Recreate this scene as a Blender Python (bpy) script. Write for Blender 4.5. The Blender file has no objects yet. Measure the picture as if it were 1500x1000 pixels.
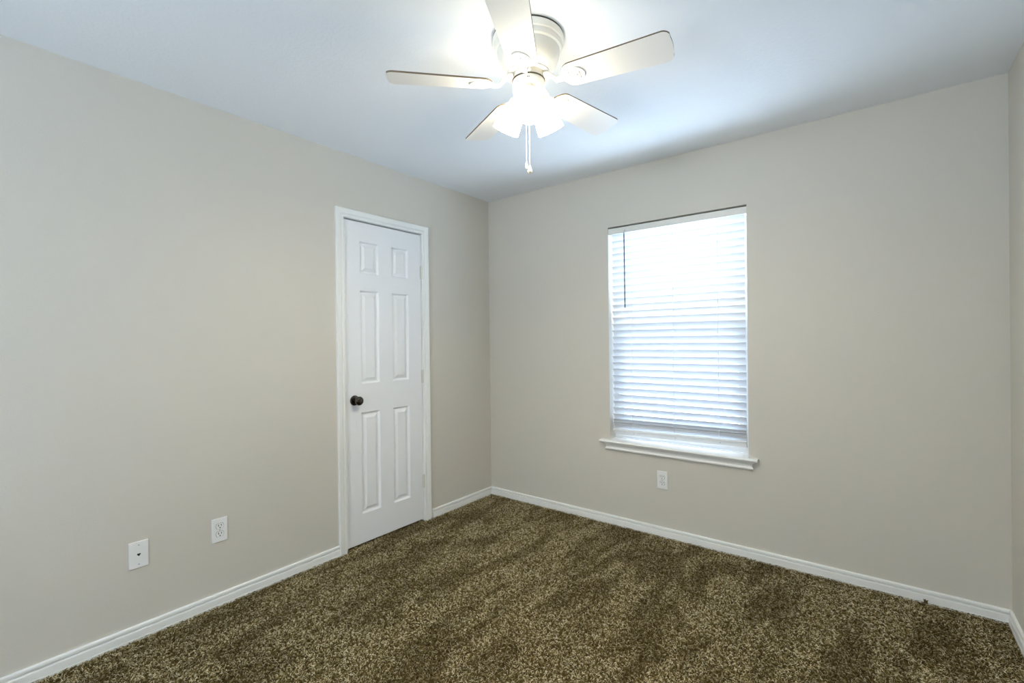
import bpy, bmesh, math, random
import numpy as np
from mathutils import Vector, Matrix
random.seed(7)
S = bpy.context.scene
COL = S.collection
PI = math.pi

# ------------------------------------------------------------------ camera
H, W = 2.44, 3.033            # ceiling height, room width
REAR = -4.6
def make_camera():
    cd = bpy.data.cameras.new('camera'); co = bpy.data.objects.new('camera', cd)
    COL.objects.link(co)
    yaw, pit, rol = 0.6599, -0.0034, -0.0116
    f = Vector((-math.sin(yaw)*math.cos(pit), math.cos(yaw)*math.cos(pit), math.sin(pit)))
    r = Vector((math.cos(yaw), math.sin(yaw), 0)); u = r.cross(f)
    r2 = r*math.cos(rol)+u*math.sin(rol); u2 = -r*math.sin(rol)+u*math.cos(rol)
    m = Matrix((r2, u2, -f)).transposed().to_4x4()
    m.translation = (2.5637, -2.9994, 1.2833)
    co.matrix_world = m
    cd.sensor_fit = 'HORIZONTAL'; cd.sensor_width = 36.0; cd.lens = 36.0*687.7/1500
    cd.clip_start = 0.02; cd.clip_end = 200
    S.camera = co
make_camera()

# ------------------------------------------------------------------ light
SKY_COL, SKY_STR = (0.84, 0.89, 0.95), 7.0        # overcast sky
GND_COL, GND_STR = (0.65, 0.81, 1.0), 17.5       # lower world half, brightened as unseen ground to light the ceiling
LAMP_COL = (1.0, 0.93, 0.77)
SHADE_STR, BULB_STR = 19.0, 950.0
EXPOSURE = 0.22
w = bpy.data.worlds.new('world'); S.world = w; w.use_nodes = True
def world_nodes():
    nt = w.node_tree; L = nt.links.new; bg = nt.nodes['Background']
    tc = nt.nodes.new('ShaderNodeTexCoord'); sp = nt.nodes.new('ShaderNodeSeparateXYZ'); L(tc.outputs['Generated'], sp.inputs[0])
    mr = nt.nodes.new('ShaderNodeMapRange'); mr.interpolation_type = 'SMOOTHSTEP'
    mr.inputs[1].default_value = -0.30; mr.inputs[2].default_value = -0.04
    L(sp.outputs[2], mr.inputs[0])
    mx = nt.nodes.new('ShaderNodeMix'); mx.data_type = 'RGBA'
    mx.inputs[6].default_value = (*[c*GND_STR for c in GND_COL], 1); mx.inputs[7].default_value = (*[c*SKY_STR for c in SKY_COL], 1)
    L(mr.outputs[0], mx.inputs[0]); L(mx.outputs[2], bg.inputs[0]); bg.inputs[1].default_value = 1.0
world_nodes()
def portal(name, loc, rot, sx, sy):
    l = bpy.data.lights.new(name, 'AREA'); l.shape = 'RECTANGLE'; l.size = sx; l.size_y = sy
    l.cycles.is_portal = True
    o = bpy.data.objects.new(name, l); o.location = loc; o.rotation_euler = rot
    COL.objects.link(o)
portal('window_daylight', (1.532, 0.17, 1.32), (-PI/2, 0, 0), 0.88, 1.47)
OX0, OX1, OZ = 1.2, 1.8, 2.2      # doorway added in the unseen rear wall to let in fill light
portal('added_doorway_portal', ((OX0+OX1)/2, REAR-0.16, OZ/2), (PI/2, 0, 0), OX1-OX0, OZ)
S.view_settings.view_transform = 'Standard'
S.view_settings.look = 'None'
S.view_settings.gamma = 1
S.view_settings.use_curve_mapping = False
S.view_settings.exposure = EXPOSURE

# ------------------------------------------------------------------ materials
def lin(c): return tuple((x/255/12.92 if x/255 <= .04045 else ((x/255+.055)/1.055)**2.4) for x in c)
def mat(name, rgb, rough=0.5, bump=None, metal=0.0, spec=0.5, emit=None, estr=0, coat=0):
    m = bpy.data.materials.new(name); m.use_nodes = True
    nt = m.node_tree; b = nt.nodes['Principled BSDF']
    b.inputs['Base Color'].default_value = (*lin(rgb), 1)
    b.inputs['Roughness'].default_value = rough; b.inputs['Metallic'].default_value = metal
    b.inputs['Specular IOR Level'].default_value = spec
    b.inputs['Coat Weight'].default_value = coat
    if emit:
        b.inputs['Emission Color'].default_value = (*emit, 1); b.inputs['Emission Strength'].default_value = estr
    tc = nt.nodes.new('ShaderNodeTexCoord')
    if bump:
        sc, st, dist = bump
        n = nt.nodes.new('ShaderNodeTexNoise'); n.inputs['Scale'].default_value = sc; n.inputs['Detail'].default_value = 3
        nt.links.new(tc.outputs['Object'], n.inputs['Vector'])
        bp = nt.nodes.new('ShaderNodeBump'); bp.inputs['Strength'].default_value = st; bp.inputs['Distance'].default_value = dist
        nt.links.new(n.outputs['Fac'], bp.inputs['Height']); nt.links.new(bp.outputs['Normal'], b.inputs['Normal'])
    return m
M = {}
M['wall'] = mat('wall_paint', (212, 207, 196), 0.6, (140, 0.25, 0.002), spec=0.3)
M['ceil'] = mat('ceiling_paint', (240, 242, 243), 0.8, (90, 0.3, 0.003), spec=0.2)
M['trim'] = mat('trim_paint', (243, 243, 239), 0.35)
M['door'] = mat('door_paint', (242, 243, 244), 0.4, (60, 0.05, 0.001))
M['fan'] = mat('fan_enamel', (240, 236, 226), 0.35)
M['blade'] = mat('blade_laminate', (245, 240, 231), 0.45)
M['blade_edge'] = mat('blade_edge_banding', (120, 104, 82), 0.6)
M['edge'] = mat('dark_gap', (70, 62, 50), 0.7)
M['plate'] = mat('plate_plastic', (242, 242, 240), 0.3)
M['dark'] = mat('slot_dark', (25, 24, 22), 0.6)
M['nickel'] = mat('aged_nickel', (84, 78, 70), 0.2, metal=1.0)
M['steel'] = mat('screw_steel', (200, 200, 198), 0.35, metal=0.8)
M['hinge'] = mat('painted_hinge', (222, 220, 210), 0.4)
M['vinyl'] = mat('window_vinyl', (235, 236, 236), 0.4)
M['valance'] = mat('valance_vinyl', (232, 230, 224), 0.45)
M['cord'] = mat('white_cord', (235, 238, 242), 0.7)
M['wand'] = mat('clear_wand_dark', (70, 84, 105), 0.25)  # clear plastic; its dark look against the window is put into the colour
M['brick'] = mat('ground_concrete', (216, 214, 210), 0.9, (20, 0.3, 0.01))
M['shade'] = mat('frosted_glass_lit', (255, 250, 240), 0.4, emit=LAMP_COL, estr=SHADE_STR)
M['bulb'] = mat('bulb_glow', (255, 250, 240), 0.4, emit=LAMP_COL, estr=BULB_STR)
M['socket'] = mat('socket_cream', (238, 226, 200), 0.4)

def slat_material():
    m = bpy.data.materials.new('slat_vinyl'); m.use_nodes = True; nt = m.node_tree; nt.nodes.clear()
    o = nt.nodes.new('ShaderNodeOutputMaterial'); mx = nt.nodes.new('ShaderNodeMixShader')
    d = nt.nodes.new('ShaderNodeBsdfDiffuse'); t = nt.nodes.new('ShaderNodeBsdfTranslucent')
    d.inputs[0].default_value = (0.86, 0.87, 0.88, 1); t.inputs[0].default_value = (0.82, 0.9, 0.98, 1)
    mx.inputs[0].default_value = 0.12
    nt.links.new(d.outputs[0], mx.inputs[1]); nt.links.new(t.outputs[0], mx.inputs[2]); nt.links.new(mx.outputs[0], o.inputs[0])
    return m
M['slat'] = slat_material()
def pane_material(name, tint, refl=0.06):
    m = bpy.data.materials.new(name); m.use_nodes = True; nt = m.node_tree; nt.nodes.clear()
    o = nt.nodes.new('ShaderNodeOutputMaterial'); mx = nt.nodes.new('ShaderNodeMixShader')
    t = nt.nodes.new('ShaderNodeBsdfTransparent'); g = nt.nodes.new('ShaderNodeBsdfGlossy')
    t.inputs[0].default_value = (*tint, 1); g.inputs['Roughness'].default_value = 0.03
    mx.inputs[0].default_value = refl
    nt.links.new(t.outputs[0], mx.inputs[1]); nt.links.new(g.outputs[0], mx.inputs[2]); nt.links.new(mx.outputs[0], o.inputs[0])
    return m
M['glass'] = pane_material('window_glass', (0.95, 0.98, 1.0))
M['screen'] = pane_material('insect_screen', (0.72, 0.74, 0.78), 0.02)

def carpet_material(name, yarn):
    """mottled brown yarn; vacuum nap marks, light on the leaning pile painted as broad lighter strokes"""
    m = bpy.data.materials.new(name); m.use_nodes = True; nt = m.node_tree; L = nt.links.new
    b = nt.nodes['Principled BSDF']; b.inputs['Roughness'].default_value = 1.0; b.inputs['Specular IOR Level'].default_value = 0.05
    tc = nt.nodes.new('ShaderNodeTexCoord')
    def noise(scale, detail, rough=0.5, vec=None, dist=0):
        n = nt.nodes.new('ShaderNodeTexNoise'); n.inputs['Scale'].default_value = scale
        n.inputs['Detail'].default_value = detail; n.inputs['Roughness'].default_value = rough
        n.inputs['Distortion'].default_value = dist
        L(vec or tc.outputs['Object'], n.inputs['Vector']); return n
    def ramp(src, stops):
        r = nt.nodes.new('ShaderNodeValToRGB'); e = r.color_ramp.elements
        e[0].position, e[0].color = stops[0][0], (*stops[0][1], 1)
        e[1].position, e[1].color = stops[-1][0], (*stops[-1][1], 1)
        for p_, c_ in stops[1:-1]:
            k = e.new(p_); k.color = (*c_, 1)
        L(src, r.inputs[0]); return r
    if yarn:
        at = nt.nodes.new('ShaderNodeAttribute'); at.attribute_name = 'yarn'
        base = ramp(at.outputs['Fac'], [(0.0, lin(YC[0])), (0.30, lin(YC[1])), (0.65, lin(YC[2])), (1.0, lin(YC[3]))])
        mp = nt.nodes.new('ShaderNodeMapping'); mp.inputs['Rotation'].default_value = (0, 0, math.radians(-28)); mp.inputs['Scale'].default_value = (3.6, 1.1, 1)
        L(tc.outputs['Object'], mp.inputs['Vector'])
        nap = noise(1.9, 2, 0.5, mp.outputs[0], 0.7)
        nr = ramp(nap.outputs['Fac'], [(0.42, (0.66, 0.63, 0.58)), (0.55, (1.15, 1.15, 1.15))])  # tone of brushed pile under the light, painted into the yarn colour
        mul = nt.nodes.new('ShaderNodeMix'); mul.data_type = 'RGBA'; mul.blend_type = 'MULTIPLY'; mul.inputs[0].default_value = 1
        L(base.outputs[0], mul.inputs[6]); L(nr.outputs[0], mul.inputs[7]); L(mul.outputs[2], b.inputs['Base Color'])
    else:
        f = noise(220, 2); r = ramp(f.outputs['Fac'], [(0.35, lin((48, 38, 18))), (0.65, lin((112, 96, 62)))])
        L(r.outputs[0], b.inputs['Base Color'])
    return m
YC = [(60, 46, 18), (114, 98, 58), (168, 152, 110), (240, 228, 196)]
M['carpet'] = carpet_material('carpet_backing', False)
M['yarn'] = carpet_material('carpet_yarn', True)

# ------------------------------------------------------------------ helpers
def link_mesh(name, bm, m, parent=None, smooth=False, bevel=0):
    me = bpy.data.meshes.new(name); bmesh.ops.recalc_face_normals(bm, faces=bm.faces[:]); bm.to_mesh(me); bm.free()
    me.materials.append(m)
    o = bpy.data.objects.new(name, me); COL.objects.link(o)
    if parent: o.parent = parent
    if smooth:
        for p in me.polygons: p.use_smooth = True
        me.set_sharp_from_angle(angle=math.radians(35))
    if bevel:
        md = o.modifiers.new('bevel', 'BEVEL'); md.width = bevel; md.segments = 2; md.limit_method = 'ANGLE'
    return o
def box(bm, x0, x1, y0, y1, z0, z1):
    v = [bm.verts.new((x, y, z)) for x in (x0, x1) for y in (y0, y1) for z in (z0, z1)]
    for f in ((0,1,3,2),(4,6,7,5),(0,4,5,1),(2,3,7,6),(0,2,6,4),(1,5,7,3)): bm.faces.new([v[i] for i in f])
    return v
def lathe(bm, prof, n=40, mtx=None, close=False):
    mtx = mtx or Matrix(); rings = []
    for r, z in prof:
        if r < 1e-6: rings.append([bm.verts.new(mtx @ Vector((0, 0, z)))])
        else: rings.append([bm.verts.new(mtx @ Vector((r*math.cos(2*PI*k/n), r*math.sin(2*PI*k/n), z))) for k in range(n)])
    pairs = list(zip(rings, rings[1:]))
    if close: pairs.append((rings[-1], rings[0]))
    for a, b in pairs:
        for k in range(n):
            k2 = (k+1) % n
            if len(a) == 1 and len(b) == 1: continue
            if len(a) == 1: bm.faces.new((a[0], b[k], b[k2]))
            elif len(b) == 1: bm.faces.new((a[k], a[k2], b[0]))
            else: bm.faces.new((a[k], a[k2], b[k2], b[k]))
def tube(bm, pts, r, n=10):
    pts = [Vector(p) for p in pts]; rings = []
    rs = r if isinstance(r, (list, tuple)) else [r]*len(pts)
    for i, p in enumerate(pts):
        d = (pts[min(i+1, len(pts)-1)]-pts[max(i-1, 0)]).normalized()
        a = d.orthogonal().normalized() if i == 0 else (rings[-1][1]-d*rings[-1][1].dot(d)).normalized()
        c = d.cross(a)
        rings.append(([bm.verts.new(p+(a*math.cos(2*PI*k/n)+c*math.sin(2*PI*k/n))*rs[i]) for k in range(n)], a))
    for (A, _), (B, _) in zip(rings, rings[1:]):
        for k in range(n): bm.faces.new((A[k], A[(k+1) % n], B[(k+1) % n], B[k]))
    bm.faces.new(rings[0][0][::-1]); bm.faces.new(rings[-1][0])
def prism(bm, prof, p0, p1, fn):
    """sweep closed profile (a,b) from p0 to p1 ; fn(a,b,t)->xyz"""
    A = [bm.verts.new(fn(a, b, p0)) for a, b in prof]; B = [bm.verts.new(fn(a, b, p1)) for a, b in prof]
    n = len(prof)
    for k in range(n): bm.faces.new((A[k], A[(k+1) % n], B[(k+1) % n], B[k]))
    bm.faces.new(A[::-1]); bm.faces.new(B)
def empty(name, loc, rot=(0, 0, 0)):
    o = bpy.data.objects.new(name, None); COL.objects.link(o); o.location = loc; o.rotation_euler = rot
    o.empty_display_size = 0.05
    return o
def tag(o, label=None, cat=None, group=None, kind=None):
    if label: o['label'] = label
    if cat: o['category'] = cat
    if group: o['group'] = group
    if kind: o['kind'] = kind
    return o
def struct(o, label=None, cat=None): return tag(o, label, cat, kind='structure')
def outline_mesh(name, loops, z0, z1, m, parent=None, bevel=0.0):
    """flat outline (first loop) with holes (others), extruded from z0 to z1"""
    cu = bpy.data.curves.new(name, 'CURVE'); cu.dimensions = '2D'; cu.fill_mode = 'BOTH'
    cu.extrude = (z1-z0)/2-bevel; cu.bevel_depth = bevel; cu.bevel_resolution = 1
    if bevel: cu.offset = -bevel
    for lp in loops:
        sp = cu.splines.new('POLY'); sp.points.add(len(lp)-1)
        for k, (x, y) in enumerate(lp): sp.points[k].co = (x, y, 0, 1)
        sp.use_cyclic_u = True
    t = bpy.data.objects.new('t', cu); COL.objects.link(t)
    bpy.context.view_layer.update()
    me = bpy.data.meshes.new_from_object(t.evaluated_get(bpy.context.evaluated_depsgraph_get()))
    bpy.data.objects.remove(t); bpy.data.curves.remove(cu)
    me.name = name; me.transform(Matrix.Translation((0, 0, (z0+z1)/2)))
    me.materials.clear(); me.materials.append(m)
    o = bpy.data.objects.new(name, me); COL.objects.link(o)
    if parent: o.parent = parent
    return o

# ------------------------------------------------------------------ room shell
WX0, WX1, WZ0, WZ1 = 1.092, 1.972, 0.564, 2.056      # window opening
DY0, DY1, DZ = -1.362, -0.738, 2.043                 # door opening (rough, incl. jamb reveal)
T = 0.15
bm = bmesh.new(); box(bm, -T, W+T, REAR, T, -0.1, -0.008)
struct(link_mesh('floor', bm, M['carpet']), 'brown carpeted floor of the room', 'floor')
def carpet_pile(n, seed=3):
    """short curled yarns, three bent sections each, lying over one another"""
    rg = np.random.default_rng(seed)
    x = rg.uniform(0.016, W-0.016, n); y = rg.uniform(-3.3, -0.016, n)
    x[:1500] = rg.uniform(-0.05, 0.02, 1500); y[:1500] = rg.uniform(DY0+0.01, DY1-0.01, 1500)
    az = rg.uniform(0, 2*PI, n); ln = rg.uniform(0.008, 0.014, n); bend = rg.uniform(-1.3, 1.3, n)
    r = rg.uniform(0.0008, 0.0014, n); val = rg.random(n)
    zt = rg.uniform(-0.003, 0.0035, n)
    ns = 4; pts = np.zeros((n, ns, 3)); px, py = x.copy(), y.copy()
    px -= np.cos(az)*ln/2; py -= np.sin(az)*ln/2
    hz = np.array([-1.0, -0.15, 0.0, -0.35])
    for k in range(ns):
        pts[:, k, 0] = px; pts[:, k, 1] = py; pts[:, k, 2] = zt + hz[k]*0.006
        a = az + bend*(k-1)/2; st = ln/(ns-1)
        px = px+np.cos(a)*st; py = py+np.sin(a)*st
    x0 = np.where((y > DY0+0.008) & (y < DY1-0.008), -0.08, 0.0165)[:, None]
    pts[:, :, 0] = np.clip(pts[:, :, 0], x0, W-0.0165); pts[:, :, 1] = np.minimum(pts[:, :, 1], -0.0165)
    nx, ny = -np.sin(az), np.cos(az)
    rad = np.array([0.8, 1.1, 1.0, 0.45])
    V = np.zeros((n, ns, 3, 3))
    for j, (cs, cz) in enumerate(((-0.87, -0.5), (0.87, -0.5), (0.0, 1.0))):
        V[:, :, j, 0] = pts[:, :, 0]+nx[:, None]*cs*r[:, None]*rad; V[:, :, j, 1] = pts[:, :, 1]+ny[:, None]*cs*r[:, None]*rad
        V[:, :, j, 2] = pts[:, :, 2]+cz*r[:, None]*rad
    q = []
    for k in range(ns-1):
        for j in range(3):
            j2 = (j+1) % 3; q.append((k*3+j, k*3+j2, (k+1)*3+j2, (k+1)*3+j))
    q = np.array(q); nf = len(q)
    F = (np.arange(n)[:, None, None]*(ns*3)+q[None]).reshape(-1)
    me = bpy.data.meshes.new('carpet_pile'); me.vertices.add(n*ns*3); me.vertices.foreach_set('co', V.reshape(-1).astype(np.float32))
    me.loops.add(len(F)); me.loops.foreach_set('vertex_index', F.astype(np.int32))
    me.polygons.add(n*nf); me.polygons.foreach_set('loop_start', np.arange(0, len(F), 4, dtype=np.int32))
    at = me.attributes.new('yarn', 'FLOAT', 'POINT'); at.data.foreach_set('value', np.repeat(val, ns*3).astype(np.float32))
    me.update(calc_edges=True); me.validate()
    me.polygons.foreach_set('use_smooth', np.ones(len(me.polygons), dtype=bool))
    me.materials.append(M['yarn'])
    o = bpy.data.objects.new('carpet_pile', me); COL.objects.link(o)
    return tag(o, 'mottled brown frieze carpet pile with vacuum marks covering the floor', 'carpet', kind='stuff')
carpet_pile(330000)
bm = bmesh.new(); box(bm, -T, W+T, REAR, T, H, H+0.1)
struct(link_mesh('ceiling', bm, M['ceil']), 'flat white ceiling above the fan', 'ceiling')
bm = bmesh.new()   # left wall with door hole
box(bm, -T, 0, REAR, DY0-0.02, 0, H); box(bm, -T, 0, DY1+0.02, 0, 0, H); box(bm, -T, 0, DY0-0.02, DY1+0.02, DZ+0.02, H)
struct(link_mesh('wall_left', bm, M['wall']), 'greige painted wall holding the white door', 'wall')
bm = bmesh.new()
box(bm, -T, WX0, 0, T, 0, H); box(bm, WX1, W+T, 0, T, 0, H); box(bm, WX0, WX1, 0, T, 0, WZ0); box(bm, WX0, WX1, 0, T, WZ1, H)
struct(link_mesh('wall_back', bm, M['wall']), 'greige painted wall holding the window', 'wall')
bm = bmesh.new(); box(bm, W, W+T, REAR, 0, 0, H)
struct(link_mesh('wall_right', bm, M['wall']), 'sliver of greige wall at the right edge', 'wall')

bm = bmesh.new()  # rear wall; its doorway is an added opening for light
box(bm, -T, OX0, REAR-0.12, REAR, 0, H); box(bm, OX1, W+T, REAR-0.12, REAR, 0, H); box(bm, OX0, OX1, REAR-0.12, REAR, OZ, H)
struct(link_mesh('wall_rear', bm, M['wall']), 'unseen greige rear wall with a doorway added to let in light', 'wall')

bm = bmesh.new()    # unseen slab added above the open doorway to block the sky
box(bm, -0.6, W+0.6, -7.4, REAR-0.12, H, H+0.1)
struct(link_mesh('sky_block_slab', bm, M['ceil']), 'unseen white slab added beyond the rear doorway to block the sky', 'ceiling')

# baseboards
BP = [(0, -0.008), (0, 0.058), (0.006, 0.058), (0.0095, 0.055), (0.0105, 0.050), (0.0102, 0.0445), (0.0010, 0.0440),
      (0.0010, 0.0370), (0.0125, 0.0362), (0.0138, 0.033), (0.0135, 0.007), (0.0115, 0.0055), (0.0145, 0.004), (0.0145, -0.008)]
bm = bmesh.new()
prism(bm, BP, REAR, -1.414, lambda a, b, t: (a, t, b)); prism(bm, BP, -0.668, 0.0, lambda a, b, t: (a, t, b))
struct(link_mesh('baseboard_left', bm, M['trim']), 'white stepped baseboard along the door wall', 'baseboard')
bm = bmesh.new(); prism(bm, BP, 0, W, lambda a, b, t: (t, -a, b))
struct(link_mesh('baseboard_back', bm, M['trim']), 'white stepped baseboard below the window wall', 'baseboard')
bm = bmesh.new(); prism(bm, BP, REAR, 0, lambda a, b, t: (W-a, t, b))
struct(link_mesh('baseboard_right', bm, M['trim']), 'white stepped baseboard at the right edge', 'baseboard')

# ------------------------------------------------------------------ door
def mitred(name, prof, y0, y1, ztop, m):
    """casing around a door hole on x=0: prof = (outward distance from opening edge, projection)"""
    bm = bmesh.new(); secs = []
    for (ey, ez, sy, sz) in ((y0, -0.008, -1, 0), (y0, ztop, -1, 1), (y1, ztop, 1, 1), (y1, -0.008, 1, 0)):
        secs.append([bm.verts.new((p, ey+sy*d, ez+sz*d)) for d, p in prof])
    n = len(prof)
    for A, B in zip(secs, secs[1:]):
        for k in range(n): bm.faces.new((A[k], A[(k+1) % n], B[(k+1) % n], B[k]))
    bm.faces.new(secs[0]); bm.faces.new(secs[-1][::-1])
    return link_mesh(name, bm, m)
CP = [(0.0, 0), (0.0, 0.009), (0.003, 0.012), (0.014, 0.0125), (0.017, 0.0105), (0.020, 0.0105), (0.024, 0.014), (0.040, 0.0165), (0.050, 0.0175), (0.054, 0.015), (0.054, 0)]
c = mitred('trim_1', CP, DY0-0.002, DY1-0.001, DZ+0.002, M['trim'])
struct(c, 'white moulded casing around the panel door', 'door casing')

door = empty('door_1', (0, (DY0+DY1)/2, 0))
struct(door, 'narrow white six panel closet door with round dark knob', 'door')
bm = bmesh.new()     # jamb lining (with stop)
yc = (DY0+DY1)/2
box(bm, -T, -0.0005, DY0-0.019-yc, DY0-0.001-yc, 0, DZ+0.019); box(bm, -T, -0.0005, DY1-0.004-yc, DY1+0.019-yc, 0, DZ+0.019)
box(bm, -T, -0.0005, DY0-0.001-yc, DY1-0.004-yc, DZ+0.001, DZ+0.019)
link_mesh('door_jamb', bm, M['trim'], door)
def door_leaf():
    bm = bmesh.new()
    X = -0.004; TH = 0.035
    y0, y1, z0, z1 = DY0+0.006, DY1-0.008, 0.013, DZ-0.007
    cols = [(-1.247, -1.106), (-1.000, -0.861)]
    rows = [(0.197, 0.836), (1.017, 1.606), (1.714, 1.915)]
    ys = sorted({y0, y1, *[v for c_ in cols for v in c_]}); zs = sorted({z0, z1, *[v for r_ in rows for v in r_]})
    grid = {(y, z): bm.verts.new((X, y-yc, z)) for y in ys for z in zs}
    for i in range(len(ys)-1):
        for j in range(len(zs)-1):
            a, b, c_, d = (ys[i], zs[j]), (ys[i+1], zs[j]), (ys[i+1], zs[j+1]), (ys[i], zs[j+1])
            q = [grid[a], grid[b], grid[c_], grid[d]]
            if (ys[i], ys[i+1]) in cols and (zs[j], zs[j+1]) in rows:
                prev = q
                for ins, dep in ((0.003, 0.0040), (0.008, 0.0125), (0.013, 0.0135), (0.018, 0.0125), (0.037, 0.0020)):
                    cur = [bm.verts.new((X-dep, yy-yc, zz)) for yy, zz in ((ys[i]+ins, zs[j]+ins), (ys[i+1]-ins, zs[j]+ins), (ys[i+1]-ins, zs[j+1]-ins), (ys[i]+ins, zs[j+1]-ins))]
                    for k in range(4): bm.faces.new((prev[k], prev[(k+1) % 4], cur[(k+1) % 4], cur[k]))
                    prev = cur
                bm.faces.new(prev)
            else: bm.faces.new(q)
    # edges and back
    bk = [bm.verts.new((X-TH, yy-yc, zz)) for yy, zz in ((y0, z0), (y1, z0), (y1, z1), (y0, z1))]
    bm.faces.new(bk[::-1])
    bot = [grid[(y, z0)] for y in ys]; top = [grid[(y, z1)] for y in ys]
    lef = [grid[(y0, z)] for z in zs]; rig = [grid[(y1, z)] for z in zs]
    bm.faces.new([bk[0], bk[1]]+bot[::-1]); bm.faces.new([bk[2], bk[3]]+top)
    bm.faces.new([bk[3], bk[0]]+lef); bm.faces.new([bk[1], bk[2]]+rig[::-1])
    return link_mesh('door_leaf', bm, M['door'], door)
door_leaf()
knob_m = Matrix.Translation((-0.0045, -1.296-yc, 0.918)) @ Matrix.Rotation(PI/2, 4, 'Y')
bm = bmesh.new(); lathe(bm, [(0, 0), (0.031, 0), (0.032, 0.003), (0.030, 0.008), (0.020, 0.011), (0.013, 0.013), (0, 0.013)], 36, knob_m)
rose = link_mesh('knob_rose', bm, M['nickel'], door, smooth=True)
bm = bmesh.new(); lathe(bm, [(0, 0.012), (0.011, 0.012), (0.010, 0.026), (0.014, 0.032), (0.023, 0.038), (0.0275, 0.046), (0.028, 0.053), (0.025, 0.060), (0.017, 0.065), (0.007, 0.067), (0, 0.067)], 36, knob_m)
tag(link_mesh('door_knob', bm, M['nickel'], door, smooth=True), 'round dark nickel knob')
for z0, z1 in ((1.725, 1.815), (0.985, 1.075), (0.238, 0.328)):
    bm = bmesh.new()
    yk = DY1-0.006-yc
    zz = [z0+(z1-z0)*k/5 for k in range(6)]
    for k in range(5):
        lathe(bm, [(0, zz[k]+0.0005), (0.0062, zz[k]+0.0005), (0.0062, zz[k+1]-0.0005), (0, zz[k+1]-0.0005)], 16, Matrix.Translation((0.0045, yk, 0)))
    lathe(bm, [(0, z0-0.004), (0.004, z0-0.003), (0.005, z0), (0.005, z1), (0.004, z1+0.004), (0, z1+0.005)], 12, Matrix.Translation((0.0045, yk, 0)))
    box(bm, -0.003, 0.001, yk-0.009, yk+0.003, z0, z1)
    link_mesh('hinge', bm, M['hinge'], door, smooth=True)
# dark closet behind the door so that the gap under it stays dark
bm = bmesh.new(); box(bm, -0.75, -T, -2.0, -0.1, -0.1, 0.0)
box(bm, -0.77, -0.75, -2.0, -0.1, 0, H); box(bm, -0.75, -T, -2.02, -2.0, 0, H); box(bm, -0.75, -T, -0.1, -0.08, 0, H); box(bm, -0.75, -T, -2.0, -0.1, H, H+0.02)
struct(link_mesh('wall_closet', bm, M['wall']))

# ------------------------------------------------------------------ window
win = empty('window_1', ((WX0+WX1)/2, 0.11, WZ0))
struct(win, 'single hung window behind the white blind', 'window')
def rel(bm, o=win):
    bmesh.ops.translate(bm, verts=bm.verts[:], vec=-Vector(o.location)); return bm
MR = 1.33
bm = bmesh.new(); F = 0.035
box(bm, WX0, WX0+F, 0.085, 0.145, WZ0, WZ1); box(bm, WX1-F, WX1, 0.085, 0.145, WZ0, WZ1)
box(bm, WX0+F, WX1-F, 0.085, 0.145, WZ0, WZ0+0.026); box(bm, WX0+F, WX1-F, 0.085, 0.145, WZ1-F, WZ1)
link_mesh('window_frame', rel(bm), M['vinyl'], win, bevel=0.002)
for nm, z0, z1, y0, y1 in (('upper_sash', MR-0.02, WZ1-F, 0.118, 0.138), ('lower_sash', WZ0+0.026, MR+0.02, 0.094, 0.116)):
    bm = bmesh.new(); a, b, s = WX0+F, WX1-F, 0.032
    box(bm, a, a+s, y0, y1, z0, z1); box(bm, b-s, b, y0, y1, z0, z1); zr = 0.04 if z0 > 1 else 0.030; box(bm, a+s, b-s, y0, y1, z0, z0+zr); box(bm, a+s, b-s, y0, y1, z1-0.04, z1)
    sash = link_mesh(nm, rel(bm), M['vinyl'], win)
    bm = bmesh.new(); ym = (y0+y1)/2; box(bm, a+s, b-s, ym-0.002, ym+0.002, z0+zr, z1-0.04)
    link_mesh('pane', rel(bm), M['glass'], sash)
bm = bmesh.new(); box(bm, WX0+F, WX1-F, 0.1405, 0.1415, WZ0+0.026, MR)
link_mesh('insect_screen', rel(bm), M['screen'], win)

# stool + apron
bm = bmesh.new()
ZS = 0.582
SP = [(0.085, ZS-0.018), (0.085, ZS), (-0.030, ZS), (-0.037, ZS-0.003), (-0.040, ZS-0.009), (-0.037, ZS-0.015), (-0.030, ZS-0.018)]
prism(bm, SP, WX0+0.0005, WX1-0.0005, lambda a, b, t: (t, a, b))
SP2 = [(-0.0005, ZS-0.018), (-0.0005, ZS), (-0.030, ZS), (-0.037, ZS-0.003), (-0.040, ZS-0.009), (-0.037, ZS-0.015), (-0.030, ZS-0.018)]
prism(bm, SP2, 1.026, WX0+0.0005, lambda a, b, t: (t, a, b)); prism(bm, SP2, WX1-0.0005, 2.024, lambda a, b, t: (t, a, b))
struct(link_mesh('window_sill', bm, M['trim']), 'white window stool with rounded nose under the blind', 'window sill').name = 'trim_2'
bm = bmesh.new()
zt = ZS-0.018
AP = [(0, 0.0), (0.026, 0.0), (0.024, -0.005), (0.016, -0.012), (0.011, -0.022), (0.010, -0.032), (0.013, -0.036), (0.017, -0.039), (0.017, -0.044), (0.013, -0.048), (0, -0.048)]
A = [bm.verts.new((1.052+0.026-p, -p, zt+q)) for p, q in AP]; B = [bm.verts.new((2.008-0.026+p, -p, zt+q)) for p, q in AP]
n = len(AP)
for k in range(n): bm.faces.new((A[k], A[(k+1) % n], B[(k+1) % n], B[k]))
bm.faces.new(A[::-1]); bm.faces.new(B)
struct(link_mesh('trim_3', bm, M['trim']), 'white moulded apron beneath the window stool', 'apron')

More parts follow.
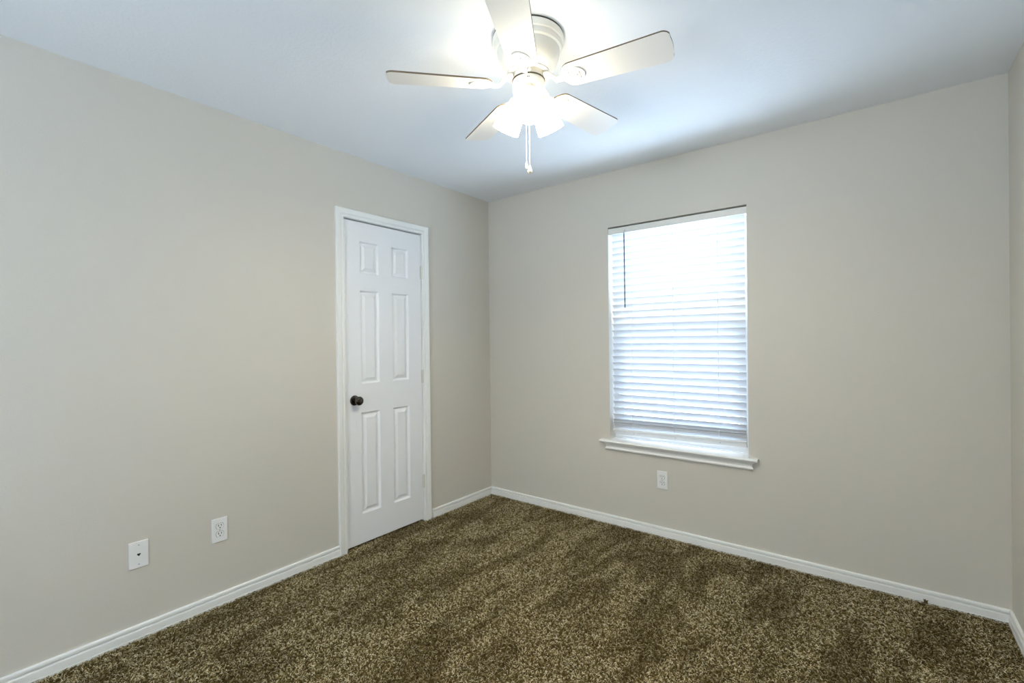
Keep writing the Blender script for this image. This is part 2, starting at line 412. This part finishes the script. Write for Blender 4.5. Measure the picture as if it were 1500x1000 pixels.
# ------------------------------------------------------------------ blind
blind = empty('window_blind', ((WX0+WX1)/2, 0.045, 2.05))
tag(blind, 'white faux wood horizontal blind hanging inside the window opening', 'blind')
BX0, BX1 = WX0+0.010, WX1-0.017
YS = 0.047
bm = bmesh.new(); box(bm, WX0+0.004, WX1-0.004, 0.022, 0.075, 2.008, 2.050)
link_mesh('headrail', rel(bm, blind), M['valance'], blind, bevel=0.001)
bm = bmesh.new(); prism(bm, [(0.008, 2.006), (0.006, 2.009), (0.006, 2.043), (0.009, 2.047), (0.016, 2.047), (0.016, 2.006)], WX0+0.001, WX1-0.001, lambda a, b, t: (t, a, b))
link_mesh('valance', rel(bm, blind), M['valance'], blind)
PITCH, SW, TILT = 0.0445, 0.052, math.radians(55)
proto = None; z = 1.988
slat_z = []
while z > 0.735: slat_z.append(z); z -= PITCH
slat_z += [slat_z[-1]-0.034, slat_z[-1]-0.052, slat_z[-1]-0.067]      # slack slats gathered above the rail
def slat_mesh():
    bm = bmesh.new(); L = (BX1-BX0)/2; n = 8; up = []; lo = []
    for k in range(n+1):
        s = (k/n-0.5)*SW; crown = 0.0022*(1-(2*s/SW)**2)
        up.append((s, crown+0.0011)); lo.append((s, crown-0.0011))
    prism(bm, up+lo[::-1], -L, L, lambda a, b, t: (t, a, b))
    return bm
for k, zz in enumerate(slat_z):
    if proto is None:
        proto = o = link_mesh('slat', slat_mesh(), M['slat'], blind)
    else:
        o = proto.copy(); COL.objects.link(o); o.parent = blind
    o.location = ((BX0+BX1)/2-blind.location.x, YS-blind.location.y, zz-blind.location.z)
    o.rotation_euler = (-TILT, math.radians(-1.0*max(0, k-len(slat_z)+7)/7), 0)
bm = bmesh.new(); box(bm, -(BX1-BX0)/2, (BX1-BX0)/2, -0.025, 0.025, -0.006, 0.006)
RR = (-math.radians(50), math.radians(-1.0), 0)
rail = link_mesh('bottom_rail', bm, M['vinyl'], blind, bevel=0.002)
rail.location = ((BX0+BX1)/2-blind.location.x, YS-blind.location.y, 0.640-blind.location.z); rail.rotation_euler = RR
cords = [1.249, 1.532, 1.805]
for cx in cords:
    bm = bmesh.new()
    for yy in (YS-0.0255, YS+0.0255): box(bm, cx-0.0012, cx+0.0012, yy-0.0006, yy+0.0006, 0.655, 2.008)
    link_mesh('ladder_cord', rel(bm, blind), M['cord'], blind)
    bm = bmesh.new(); lathe(bm, [(0, -0.0062), (0.0045, -0.0062), (0.0045, -0.0075), (0.002, -0.0078), (0, -0.0075)], 14, Matrix.Translation((cx-(BX0+BX1)/2, 0, 0)))
    link_mesh('cord_plug', bm, M['steel'], rail)
bm = bmesh.new()
wx = 1.217
tube(bm, [(wx, 0.012, 2.020), (wx, -0.006, 2.020), (wx+0.002, -0.012, 2.014), (wx, -0.012, 2.000)], 0.0025, 8)
hook = link_mesh('wand_hook', rel(bm, blind), M['steel'], blind, smooth=True)
bm = bmesh.new(); tube(bm, [(wx, -0.012, 2.004), (wx, -0.012, 1.985), (wx+0.001, -0.010, 1.505), (wx+0.001, -0.010, 1.492)], [0.0025, 0.0042, 0.0042, 0.003], 6)
tag(link_mesh('tilt_wand', rel(bm, blind), M['wand'], blind), 'thin dark tilt wand')

# ------------------------------------------------------------------ wall plates
def plate_at(name, pos, rz, label, cat, kind):
    t = empty(name, pos, (0, 0, rz))        # local: x right, z up, -y out of the wall
    tag(t, label, cat)
    bm = bmesh.new(); box(bm, -0.035, 0.035, -0.0065, 0, -0.0575, 0.0575)
    pl = link_mesh('cover_plate', bm, M['plate'], t, bevel=0.0022)
    if kind == 'duplex':
        for s in (1, -1):
            lp = []
            for k in range(40):
                a = 2*PI*k/40; lp.append((0.0172*math.cos(a), max(-0.0132, min(0.0132, 0.0172*math.sin(a)))))
            def ringpts(r_): return [(x*r_, y*r_) for x, y in lp]
            zc = s*0.0195
            g = outline_mesh('receptacle_rim', [ringpts(1.07), ringpts(0.99)], 0, 0.0003, M['edge'], t)
            g.rotation_euler = (PI/2, 0, 0); g.location = (0, -0.0065, zc)
            f = outline_mesh('receptacle', [lp], 0, 0.0018, M['plate'], t)
            f.rotation_euler = (PI/2, 0, 0); f.location = (0, -0.0065, zc)
            bm = bmesh.new()
            box(bm, -0.0080, -0.0050, -0.0088, -0.0080, zc-0.0005, zc+0.0085); box(bm, 0.0050, 0.0078, -0.0088, -0.0080, zc+0.0005, zc+0.0080)
            lathe(bm, [(0, 0), (0.0027, 0), (0.0027, 0.0008), (0, 0.0008)], 14, Matrix.Translation((0, -0.0080, zc-0.0075)) @ Matrix.Rotation(PI/2, 4, 'X'))
            sl = link_mesh('slot', bm, M['dark'], t)
        screws = [0]
    else:
        bm = bmesh.new()
        box(bm, -0.0062, 0.0062, -0.0071, -0.0063, -0.001, 0.0048); box(bm, -0.003, 0.003, -0.0071, -0.0063, -0.0052, -0.001)
        link_mesh('jack_port', bm, M['dark'], t)
        screws = [-0.042, 0.042]
    for zc in screws:
        bm = bmesh.new(); lathe(bm, [(0, 0), (0.0032, 0), (0.003, 0.0008), (0, 0.0012)], 16, Matrix.Translation((0, -0.0065, zc)) @ Matrix.Rotation(PI/2, 4, 'X'))
        link_mesh('screw', bm, M['steel'], t)
plate_at('phone_jack', (0, -2.386, 0.363), PI/2, 'white phone jack plate on the wall left of the outlet, single small port', 'phone jack', 'jack')
plate_at('wall_outlet', (0, -2.065, 0.366), PI/2, 'white duplex outlet on the door wall beside the phone jack', 'outlet', 'duplex')
plate_at('wall_outlet', (1.460, 0, 0.363), 0, 'white duplex outlet directly beneath the window', 'outlet', 'duplex')

# ------------------------------------------------------------------ ceiling fan
FC = Vector((1.515, -1.525, H))
fan = empty('ceiling_fan', FC)
tag(fan, 'white flush mount ceiling fan with five blades and three lit shades', 'ceiling fan')
def z_(v): return v-H
bm = bmesh.new(); lathe(bm, [(0, 0), (0.1345, 0), (0.1345, -0.006), (0, -0.006)], 64)
tag(link_mesh('mounting_ring', bm, M['edge'], fan, smooth=True), 'dark ring at the ceiling')
bm = bmesh.new(); lathe(bm, [(0.120, -0.006), (0.135, -0.006), (0.1365, -0.010), (0.1365, -0.028), (0.1345, -0.031), (0.129, -0.033), (0.128, -0.040), (0.129, -0.046),
    (0.127, -0.052), (0.120, -0.056), (0.1195, -0.064), (0.117, -0.080), (0.110, -0.100), (0.099, -0.118), (0.088, -0.132), (0.082, -0.137), (0.082, -0.142), (0.070, -0.142), (0.050, -0.136), (0, -0.136)], 64)
link_mesh('motor_housing', bm, M['fan'], fan, smooth=True)
for a in (-1.2, -1.2+2*PI/3, -1.2+4*PI/3):
    bm = bmesh.new(); lathe(bm, [(0, 0), (0.004, 0), (0.0035, 0.0015), (0, 0.002)], 12, Matrix.Rotation(a, 4, 'Z') @ Matrix.Translation((0.1362, 0, -0.018)) @ Matrix.Rotation(PI/2, 4, 'Y'))
    link_mesh('screw', bm, M['steel'], fan)
bm = bmesh.new(); lathe(bm, [(0, -0.136), (0.058, -0.136), (0.060, -0.140), (0.060, -0.162), (0, -0.162)], 48)
link_mesh('flywheel', bm, M['fan'], fan, smooth=True)
bm = bmesh.new(); lathe(bm, [(0, -0.162), (0.0625, -0.162), (0.0635, -0.164), (0.0625, -0.1665), (0, -0.1665)], 48)
tag(link_mesh('collar_ring', bm, M['edge'], fan, smooth=True), 'dark collar ring')
bm = bmesh.new(); lathe(bm, [(0, -0.1665), (0.0605, -0.1665), (0.0615, -0.169), (0.0615, -0.205), (0.058, -0.214), (0.048, -0.220), (0.030, -0.226), (0.014, -0.230), (0, -0.231)], 48)
sw = link_mesh('switch_housing', bm, M['fan'], fan, smooth=True)
cam_az = math.radians(-54.6)
bm = bmesh.new(); box(bm, 0.0612, 0.0622, -0.005, -0.001, -0.181, -0.177); box(bm, 0.0612, 0.0622, 0.001, 0.004, -0.181, -0.177)
bmesh.ops.rotate(bm, verts=bm.verts[:], cent=(0, 0, 0), matrix=Matrix.Rotation(cam_az, 3, 'Z'))
link_mesh('reverse_switch', bm, M['dark'], sw)

# blades
def blade_outline():
    r0, r1, w0, w1 = 0.140, 0.532, 0.056, 0.068
    pts = []
    # root end: rounded
    for k in range(13):
        a = PI/2+PI*k/12
        pts.append((r0+0.040+0.040*math.cos(a), w0*math.sin(a)))
    # along -y side to the tip
    def corner(cx, cy, rad, a0, a1, n=8):
        for k in range(n+1):
            a = a0+(a1-a0)*k/n; pts.append((cx+rad*math.cos(a), cy+rad*math.sin(a)))
    corner(r1-0.030, -w1+0.028, 0.028, -PI/2, -PI/8)
    for k in range(1, 8):
        t = -1+2*k/8; pts.append((r1-0.006+0.006*(1-t*t), t*(w1-0.020)))
    corner(r1-0.030, w1-0.028, 0.028, PI/8, PI/2)
    return pts
BO = blade_outline()
def crescent(cx, cy, r, th, a0, a1, n=12):
    o_ = [(cx+r*math.cos(a0+(a1-a0)*k/n), cy+r*math.sin(a0+(a1-a0)*k/n)) for k in range(n+1)]
    i_ = [(cx+(r-th*math.sin(PI*min(max(k/n, .06), .94)))*math.cos(a0+(a1-a0)*k/n), cy+(r-th*math.sin(PI*min(max(k/n, .06), .94)))*math.sin(a0+(a1-a0)*k/n)) for k in range(n, -1, -1)]
    return o_+i_
def iron_plate():
    cx = 0.185; n = 28; outer = []
    for k in range(n+1):
        a = -PI*0.80+PI*1.60*k/n; outer.append((cx+0.040*math.cos(a), 0.036*math.sin(a)))
    outer += [(0.140, 0.012), (0.110, 0.011), (0.110, -0.011), (0.140, -0.012)]
    return [outer, crescent(cx-0.004, 0, 0.033, 0.008, -0.95, 0.95)]
proto_blade = None
PITCH_B = math.radians(12)
ZB = -0.187
for i in range(5):
    az = math.radians(10+72*i)
    if i == 0:
        b = outline_mesh('blade', [BO], 0, 0.006, M['blade'], fan)
        b.data.polygons.foreach_set('use_smooth', [False]*len(b.data.polygons))
        b.data.materials.append(M['blade_edge'])
        for p in b.data.polygons:
            if abs(p.normal.z) < 0.5: p.material_index = 1
        ir = outline_mesh('blade_bracket', iron_plate(), -0.0050, -0.0002, M['fan'], b)
        bm = bmesh.new()
        tube(bm, [(0.062, 0, 0.036), (0.078, 0, 0.034), (0.096, 0, 0.020), (0.116, 0, 0.000), (0.135, 0, -0.0035), (0.160, 0, -0.0035)], [0.010, 0.0095, 0.0085, 0.0085, 0.0075, 0.005], 12)
        bmesh.ops.scale(bm, verts=bm.verts[:], vec=(1, 1.25, 1))
        arm = link_mesh('bracket_arm', bm, M['fan'], b, smooth=True)
        kids = [ir, arm]
        for sx, sy in ((0.168, 0.018), (0.168, -0.018), (0.196, 0)):
            bm = bmesh.new(); lathe(bm, [(0, -0.008), (0.003, -0.0075), (0.0042, -0.006), (0.0042, -0.005), (0, -0.005)], 12, Matrix.Translation((sx, sy, 0)))
            kids.append(link_mesh('screw', bm, M['steel'], b, smooth=True))
        proto_blade = b
    else:
        b = proto_blade.copy(); COL.objects.link(b); b.parent = fan
        for ch in kids:
            c_ = ch.copy(); COL.objects.link(c_); c_.parent = b
    b.location = (0, 0, ZB)
    b.rotation_mode = 'QUATERNION'
    b.rotation_quaternion = (Matrix.Rotation(az, 3, 'Z') @ Matrix.Rotation(-PITCH_B, 3, 'X')).to_quaternion()

# light kit
proto_l = None
for i in range(3):
    az = cam_az+math.radians(3)+i*2*PI/3
    tilt = math.radians(27)
    # local frame: z axis points along the shade (outward and down)
    base = Vector((0.040*math.cos(az), 0.040*math.sin(az), -0.208))
    d = Vector((math.sin(tilt)*math.cos(az), math.sin(tilt)*math.sin(az), -math.cos(tilt)))
    mt = Matrix.Translation(base) @ d.to_track_quat('Z', 'Y').to_matrix().to_4x4()
    if proto_l is None:
        bm = bmesh.new(); lathe(bm, [(0, -0.004), (0.017, -0.004), (0.020, 0.004), (0.022, 0.016), (0.028, 0.022), (0.030, 0.030), (0.029, 0.036), (0.0, 0.036)], 32)
        so = link_mesh('lamp_socket', bm, M['socket'], fan, smooth=True)
        prof = [(0.0275, 0.034), (0.030, 0.040), (0.037, 0.047), (0.0425, 0.058), (0.0465, 0.080), (0.050, 0.110), (0.053, 0.140)]
        inner = [(r-0.003, z) for r, z in prof[::-1]]
        bm = bmesh.new(); lathe(bm, prof+inner, 40, close=True)
        sh = link_mesh('lamp_shade', bm, M['shade'], so, smooth=True)
        tag(sh, 'glowing frosted glass shade')
        bm = bmesh.new(); lathe(bm, [(0, 0.037), (0.012, 0.037), (0.013, 0.055), (0.020, 0.070), (0.025, 0.084), (0.025, 0.096), (0.019, 0.108), (0.010, 0.114), (0, 0.116)], 24)
        bu = link_mesh('bulb', bm, M['bulb'], so, smooth=True)
        proto_l = so; lk = [sh, bu]
    else:
        so = proto_l.copy(); COL.objects.link(so); so.parent = fan
        for ch in lk:
            c_ = ch.copy(); COL.objects.link(c_); c_.parent = so
    so.rotation_mode = 'QUATERNION'; so.location = mt.to_translation(); so.rotation_quaternion = mt.to_quaternion()

# pull chains
def chain(x, y, zt, zb_, fob):
    bm = bmesh.new(); z = zt; k = 0
    while z > zb_+0.004:
        bmesh.ops.create_icosphere(bm, subdivisions=1, radius=0.0017, matrix=Matrix.Translation((x, y, z))); z -= 0.0040
    tube(bm, [(x, y, zt+0.003), (x, y, zb_)], 0.0008, 6)
    c_ = link_mesh('pull_chain', bm, M['cord'], fan, smooth=True)
    bm = bmesh.new(); lathe(bm, fob, 20, Matrix.Translation((x, y, zb_)))
    f = link_mesh('chain_fob', bm, M['socket'], c_, smooth=True)
    return f
right = Vector((math.cos(0.66), math.sin(0.66), 0)); tow = Vector((math.cos(cam_az), math.sin(cam_az), 0))
p1 = -0.011*right+0.012*tow; p2 = 0.001*right+0.020*tow
chain(p1.x, p1.y, -0.230, -0.480, [(0, 0.004), (0.002, 0.002), (0.0045, -0.006), (0.0055, -0.016), (0.004, -0.024), (0, -0.025)])
chain(p2.x, p2.y, -0.228, -0.496, [(0, 0.003), (0.002, 0.001), (0.005, -0.008), (0.009, -0.018), (0.0095, -0.023), (0.005, -0.030), (0, -0.031)])

# small stub of carpet yarn caught on the baseboard
bm = bmesh.new()
for k in range(7):
    a = k*0.9; tube(bm, [(2.742+0.006*math.cos(a), -0.020+0.003*math.sin(a), 0.0), (2.742+0.005*math.cos(a+1), -0.021, 0.009), (2.742+0.008*math.cos(a+2), -0.020+0.004*math.sin(a), 0.016+0.002*math.sin(3*a))], [0.0028, 0.0026, 0.0014], 7)
tag(link_mesh('carpet_tuft', bm, mat('yarn_brown', (96, 78, 46), 1.0), smooth=True), 'small brown tuft of carpet yarn against the window wall baseboard', 'carpet tuft')
